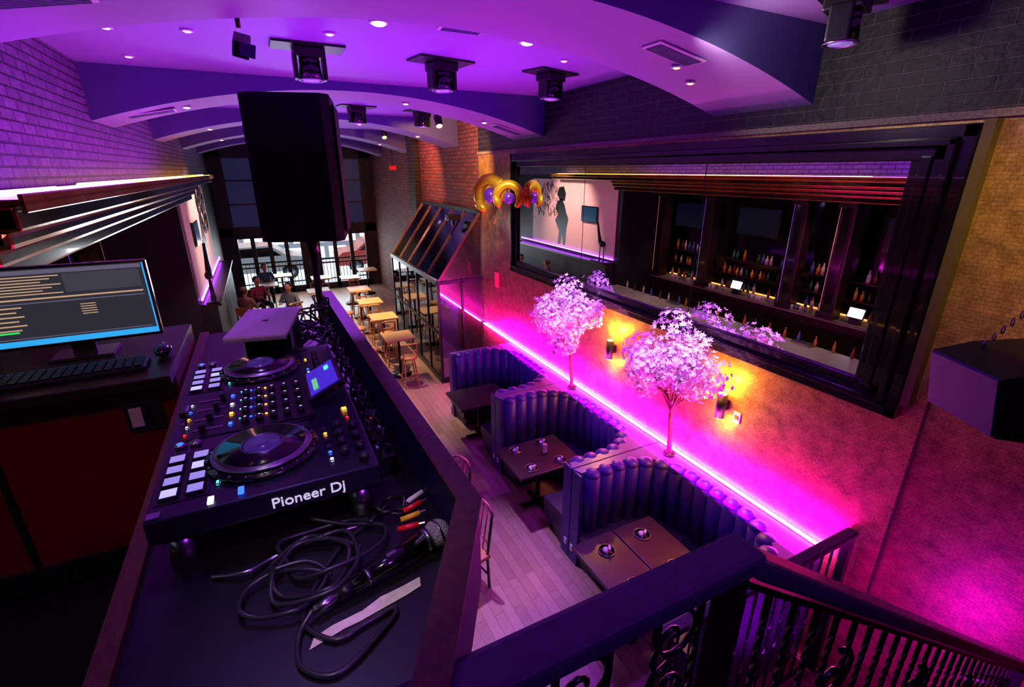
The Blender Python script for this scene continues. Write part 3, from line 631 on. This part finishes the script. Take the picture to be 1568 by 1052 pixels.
for cx in (1.3,2.0,2.7,3.4):
    for sg in (1,-1):
        P=[(cx+sg*(.015+.007*t)*math.cos(t*.6),.47,zr(cx)-.42+sg*.12+(.015+.007*t)*math.sin(t*.6)) for t in range(14)]; w.tube(P,.009,M_iron,6)
w.box((3.8,.47,1.05),(.05,.05,.9),M_iron)
w.done('stair_railing')
w=MB(); n=15
for i in range(n):
    xa=.802+i*.2085; zt_=2.78-(i+1)*.148; w.b2((xa,-.7,max(0,zt_-.3) if i<n-1 else 0),(xa+.2085,.44,zt_),M_tile)
    w.b2((xa-.0,-.7,zt_-.02),(xa+.02,.44,zt_+.004),M_metal)
w.done('staircase')
w=MB(); w.box((2.95,1.6,1.57),(2.08,.09,.05),M_rail,bev=.012); w.box((2.95,1.6,1.52),(2.0,.03,.02),M_iron); w.box((2.95,1.6,.12),(2.0,.03,.02),M_iron)
for x in (1.95,3.96): w.box((x,1.6,.78),(.06,.06,1.56),M_iron)
x=2.05
while x<3.9: w.twist(x,1.6,.12,1.52,.011,M_iron,4); x+=.13
w.done('guard_railing')
# ---------------------------------------------------------------- ceiling fixtures
def dl(x,y,z,m,r=.045):
    w=MB(); w.cyl((0,0,-.012),(0,0,.0),r+.018,M_white,seg=20); w.sph((0,0,-.012),r,m,(1,1,.35),16); w.done('recessed_downlight',(x,y,z))
for x,y in ((.98,4.11),(2.23,4.13)): dl(x,y,CZ,M_bulb,.055)
for x,y in ((-.84,5.17),(-.3,5.0),(.7,4.6),(-.9,6.3),(-.6,4.1),(2.9,4.6)): dl(x,y,CZ,M_cool,.03)
for yb_ in (3.15,7.35,10.9,14.6):
    for x in ((3.0,3.3) if yb_<4 else (-.6,.88,2.04,3.24)): dl(x,yb_+(.14 if x==3.3 else 0),arc(x)-.004,M_bulb,.036 if yb_>4 else .026)
for y in (8.9,9.6,12.6,13.4,16.5):
    for x in (-.5,.6,1.8,3.0):
        if (x,y) in ((3.0,8.9),(3.0,9.6),(1.8,8.9)): continue
        dl(x,y,CZ,M_bulb if (x in(.6,1.8)) else M_cool,.036)
def grille(x,y,z,tilt,lx=.5,ly=.22,rz=0):
    w=MB(); w.box((0,0,0),(lx,ly,.01),M_white,bev=.003)
    for k in range(9): w.box((0,-ly/2+.03+k*(ly-.06)/8,-.008),(lx-.05,.008,.01),M_beam)
    o=w.done('air_vent',(x,y,z)); o.rotation_euler=(0,tilt,rz)
grille(1.59,3.95,CZ-.008,0,.36,.26); grille(2.8,2.98,arc(2.8)-.012,.18,.45,.2); grille(-.95,7.3,arc(-.95)-.012,-.2); grille(3.6,7.3,arc(3.6)-.012,.25); grille(-.75,3.0,arc(-.75)-.015,-.19)
def mover():
    w=MB(); w.b2((-.3,-.16,-.02),(.3,.16,0),M_black,.004); w.b2((-.13,-.11,-.1),(.13,.11,-.02),M_black,.012)
    for x in (-.12,.12): w.box((x,0,-.17),(.035,.13,.2),M_black,bev=.012)
    w.cyl((0,0,-.12),(0,0,-.27),.085,M_blackg,r2=.10,seg=22); w.sph((0,0,-.13),.09,M_blackg); w.tube([(.1*math.cos(t*math.pi/10),.1*math.sin(t*math.pi/10),-.27) for t in range(20)],.008,M_metal,closed=True)
    w.cyl((0,0,-.274),(0,0,-.269),.07,mat('lens_glass','#8090b0',.1,em='#b0a8ff',es=.3),seg=20); return w
mv=mover().done('moving_head_light',(.58,5.12,CZ-.001))
for p in ((1.82,5.16),(3.1,5.18),(3.45,2.2),(1.7,9.2),(2.9,9.4),(1.5,12.9)): dup(mv,(*p,CZ-.001),.1*p[0])
def can(x,y,z,rx,rz_):
    w=MB(); w.cyl((0,0,-.09),(0,0,.09),.06,M_black,seg=18); w.sph((0,0,-.09),.052,M_bulb,(1,1,.5),16); w.tube([(-.065,0,0),(-.07,0,.12),(.07,0,.12),(.065,0,0)],.006,M_black); w.cyl((0,0,.11),(0,0,.24),.01,M_black)
    o=w.done('spot_lamp',(x,y,z),rz_); o.rotation_euler=(rx,0,rz_)
can(2.9,8.5,5.19,-.5,0); can(2.75,11.9,5.19,-.5,0)
w=MB(); w.cyl((0,0,.1),(0,0,.25),.015,M_black); w.box((0,0,0),(.1,.18,.1),M_black,(.5,.2,0),.01); w.b2((-.12,-.08,.24),(.12,.08,.26),M_white); w.box((.03,-.09,-.04),(.09,.01,.08),M_vinyl,(.5,.2,0)); w.done('track_spotlight',(.05,4.0,5.165))
for p in ((2.55,4.05),(1.9,8.3)):
    w=MB(); w.cyl((0,0,-.01),(0,0,-.001),.035,M_metal); w.cyl((0,0,-.05),(0,0,-.001),.01,M_metal); w.cyl((0,0,-.055),(0,0,-.05),.025,M_metal); w.done('fire_sprinkler',(*p,CZ))
# ---------------------------------------------------------------- people
def person(x,y,rz,shirt,pants,hair):
    e=bpy.data.objects.new('seated_person',None); S.collection.objects.link(e); e.location=(x,y,0); e.rotation_euler[2]=rz
    def skin(name,V,E,R,m,root=0,sub=2):
        me=bpy.data.meshes.new(name); me.from_pydata(V,E,[]); me.materials.append(m); o=bpy.data.objects.new(name,me); S.collection.objects.link(o); o.parent=e
        sk=o.modifiers.new('s','SKIN'); sk.use_smooth_shade=True
        for i,r in enumerate(R): me.skin_vertices[0].data[i].radius=(r,r) if not isinstance(r,tuple) else r
        me.skin_vertices[0].data[root].use_root=True
        o.modifiers.new('b','SUBSURF').levels=sub; o.modifiers['b'].render_levels=sub; return o
    h=.66
    V=[(0,0,h+.08),(0,.0,h+.25),(0,-.02,h+.42),(0,-.01,h+.53),(.17,-.01,h+.48),(.24,-.08,h+.25),(.16,-.28,h+.29),(-.17,-.01,h+.48),(-.24,-.08,h+.25),(-.16,-.28,h+.29)]
    skin('torso',V,[(0,1),(1,2),(2,3),(2,4),(4,5),(5,6),(2,7),(7,8),(8,9)],[(.15,.11),(.13,.1),(.16,.11),.055,.065,.05,.035,.065,.05,.035],shirt)
    V=[(0,0,h+.06),(.1,-.05,h+.04),(.13,-.42,h+.05),(.13,-.38,.33),(.13,-.36,.24),(.13,-.46,.22),(-.1,-.05,h+.04),(-.13,-.42,h+.05),(-.13,-.38,.33),(-.13,-.36,.24),(-.13,-.46,.22)]
    skin('legs',V,[(0,1),(1,2),(2,3),(3,4),(4,5),(0,6),(6,7),(7,8),(8,9),(9,10)],[(.14,.11),.09,.065,.05,.04,.035,.09,.065,.05,.04,.035],pants)
    for sg in (1,-1):
        V=[(sg*.16,-.28,h+.29),(sg*.14,-.36,h+.30)];E=[(0,1)];R=[.027,.03]
        for k in range(4):
            o=len(V); V+= [(sg*(.14+(k-1.5)*.019),-.40-.0*k,h+.30),(sg*(.14+(k-1.5)*.021),-.44+.006*abs(k-1),h+.285)]; E+=[(1,o),(o,o+1)]; R+=[.009,.008]
        o=len(V); V+=[(sg*.105,-.345,h+.295),(sg*.09,-.38,h+.285)]; E+=[(1,o),(o,o+1)]; R+=[.011,.009]
        skin('hand',V,E,R,M_skin,0,1)
    w=MB(); w.sph((0,-.03,h+.70),.1,M_skin,(.82,.95,1.2)); w.cyl((0,-.01,h+.5),(0,-.02,h+.63),.05,M_skin); w.sph((0,-.125,h+.69),.016,M_skin,(1,1.2,1.6))
    for sg in (1,-1): w.sph((sg*.035,-.112,h+.715),.011,M_black,seg=8); w.sph((sg*.083,-.02,h+.695),.022,M_skin,(.4,.8,1.2),8)
    w.sph((0,-.115,h+.65),.02,mat('lips','#803838',.5),(1.2,.4,.35),8); w.sph((0,.0,h+.735),.105,hair,(.9,.98,1.05)); o=w.done('head',parent=e)
    w=MB(); w.b2((-.2,-.18,h-.06),(.2,.2,h-.01),M_tan,.01)
    for a in (-.17,.17):
        for b in (-.15,.17): w.cyl((a,b,0),(a,b,h-.05),.015,M_black,seg=8)
    w.box((0,.2,h+.2),(.38,.02,.22),M_tan,bev=.008); w.box((-.17,.19,h+.1),(.02,.02,.3),M_black); w.box((.17,.19,h+.1),(.02,.02,.3),M_black)
    w.b2((-.17,-.17,.24),(.17,-.15,.26),M_black)
    w.done('bar_chair',(x,y,0),rz)
person(-.45,15.75,.5,mat('shirt_red','#a03c50',.7),mat('jeans','#202838',.8),mat('hair_dark','#181010',.6))
person(.35,14.5,-.4,mat('shirt_grey','#586074',.7),MC['jeans'],MC['hair_dark'])
person(-.75,14.4,2.6,mat('shirt_brown','#806050',.7),MC['jeans'],mat('hair_brown','#402818',.6))
person(-.2,18.0,0,mat('shirt_teal','#406070',.7),MC['jeans'],MC['hair_brown'])
# ---------------------------------------------------------------- lights
def light(kind,loc,e,col,size=.1,aim=None,sx=None,sy=None,spot=60,blend=.6,name='lamp'):
    d=bpy.data.lights.new(name,kind); d.energy=e; d.color=hx(col)[:3] if isinstance(col,str) else col
    o=bpy.data.objects.new(name,d); S.collection.objects.link(o); o.location=loc
    if kind=='AREA': d.shape='RECTANGLE'; d.size=sx; d.size_y=sy
    else: d.shadow_soft_size=size
    if kind=='SPOT': d.spot_size=math.radians(spot); d.spot_blend=blend
    if aim: o.rotation_euler=(Vector(aim)-Vector(loc)).to_track_quat('-Z','Y').to_euler()
    return o
PUR=(.36,.003,1.0)
for y,e in ((1.2,30),(5.2,80),(9.2,60),(13,38),(17,22)):
    light('AREA',(1.3,y,4.47),e,PUR,aim=(1.3,y,9),sx=3.8,sy=2.4,name='ceiling_wash_fill')  # added purple wash without fixtures, unlit back towards the camera
for y in (4.0,6.6,9.4): light('AREA',(-.75,y,4.50),11,(.45,.002,1),aim=(-1.6,y,5.0),sx=2.4,sy=.3,name='brick_wash_fill')  # added to turn the left brick purple, no fixture
for y in (3.55,7.2):
    o=light('AREA',(3.66,y,1.30),85,(1,.0,.74),aim=(4.66,y,1.30+.62),sx=3.6,sy=.08,name='led_wash_light')
light('SPOT',(1.82,5.16,5.05),1250,(.56,.30,1),.06,(1.75,3.9,0),spot=34,blend=1,name='floor_spot')
light('SPOT',(1.7,9.2,5.05),900,(1,.72,.62),.06,(2.0,8.3,0),spot=42,blend=.9,name='floor_spot')
light('SPOT',(1.5,12.8,5.05),1700,(1,.66,.35),.06,(2.2,12.8,0),spot=75,name='floor_spot')
light('SPOT',(3.1,5.18,5.05),300,(.30,.01,1),.1,(3.2,4.6,0),spot=110,name='booth_spot')
light('SPOT',(2.9,3.0,5.0),240,(.34,.01,1),.1,(3.0,2.6,0),spot=80,name='booth_spot')
light('SPOT',(2.6,2.0,5.0),90,(1,.45,.25),.06,(3.1,2.8,.8),spot=20,name='table_spot')
for y in (5.58,3.52): light('SPOT',(2.3,y-1.1,5.0),620,(1,.60,.95),.08,(3.72,y-.08,2.4),spot=21,blend=.5,name='tree_fill_spot')  # added to brighten the blossoms, no lamp modelled there
light('SPOT',(.58,5.12,5.05),140,(.42,.06,1),.1,(0,1.4,3.6),spot=60,name='desk_fill_spot')
light('SPOT',(-.1,1.5,5.3),26,(.4,.22,1),.1,(-.1,1.5,3.5),spot=80,name='desk_fill_spot')  # added purple fill over the DJ area
light('SPOT',(-.2,.4,5.2),34,(1,.75,.7),.05,(.06,.92,3.5),spot=24,name='desk_fill_spot')  # added to bring out the microphone and desk top
light('SPOT',(-.9,.6,5.2),22,(1,.3,.25),.1,(-.8,2.3,3.2),spot=60,name='desk_fill_spot')  # added to lift the red panel out of the dark
light('SPOT',(.9,-.8,5.25),110,(.42,.04,1),.1,(.8,.6,3.5),spot=60,name='rail_fill_spot')  # added for a purple highlight on the handrail
light('SPOT',(2.5,1.05,.55),85,(.66,.0,1),.08,(4,1.15,1.7),spot=125,blend=.9,name='wall_fill_uplight')  # added violet light for the lower wall, no fixture on the landing
light('SPOT',(2.6,.4,5.2),190,(1,.62,.14),.1,(4,.85,4.3),spot=60,blend=1,name='wall_spot')
light('SPOT',(2.6,2.6,5.1),40,(.9,.7,.7),.1,(4,2.4,5.1),spot=90,name='wall_spot')
light('SPOT',(2.9,8.5,5.0),330,(1,.42,.12),.05,(4,10.4,4.2),spot=100,name='brick_spot')
light('SPOT',(2.75,11.9,5.0),260,(1,.25,.1),.05,(4,13,3.9),spot=110,name='brick_spot')
light('SPOT',(2.7,6.3,5.0),260,(1,.85,.6),.05,(3.75,7.9,3.98),spot=26,name='balloon_fill_spot')  # added to brighten the gold shapes
light('SPOT',(3.7,11.2,3.3),190,(1,.5,.75),.05,(3.4,11.2,0),spot=140,name='vestibule_fill_spot')  # added below the ridge to brighten the vestibule, no fixture
for y in (4.82,2.98):
    light('POINT',(W-.12,y,2.38),34,(1,.36,.02),.03,name='sconce_lamp'); light('POINT',(W-.12,y,1.9),12,(1,.36,.02),.03,name='sconce_lamp')
for y in (4.4,6.4,8.4,10.4):
    light('SPOT',(-1.35,y,3.85),130,(1,.72,.5),.04,(-1.0,y,1.1),spot=75,name='bar_spot')
    light('SPOT',(-2.3,y,3.8),60,(1,.62,.35),.04,(-3.0,y,1.6),spot=80,name='bar_spot')
light('SPOT',(.6,13.9,4.6),480,(1,.55,.5),.1,(L,14,3.0),spot=75,name='mural_spot')
light('SPOT',(1.0,2.6,4.9),40,(.6,.5,1),.05,(-1.0,4.5,4.1),spot=50,name='ledge_fill_spot')  # added to light the cornice mouldings, no lamp there
light('AREA',(1.3,FAR-.1,1.3),110,(.8,.9,1),aim=(1.3,10,1),sx=4,sy=1.6,name='window_daylight')
wd=bpy.data.worlds.new('w'); S.world=wd; wd.use_nodes=True; wd.node_tree.nodes['Background'].inputs[0].default_value=(.5,.6,.8,1); wd.node_tree.nodes['Background'].inputs[1].default_value=.4
for o in S.objects:
    if o.type=='LIGHT' and o.name.startswith(('led_wash','brick_wash')):
        d=Vector((0,0,-1)); d.rotate(o.rotation_euler)
        z=-d.normalized(); x=Vector((0,1,0)); y=z.cross(x).normalized()
        o.rotation_euler=Matrix((x,y,z)).transposed().to_euler()
# ---------------------------------------------------------------- camera
cd=bpy.data.cameras.new('camera'); cd.lens=735/1568*36; cd.sensor_width=36; cd.clip_start=.02
co=bpy.data.objects.new('camera',cd); S.collection.objects.link(co); co.location=(0,0,4.4); co.rotation_euler=(math.radians(90-19.8),0,math.radians(-26.8)); S.camera=co
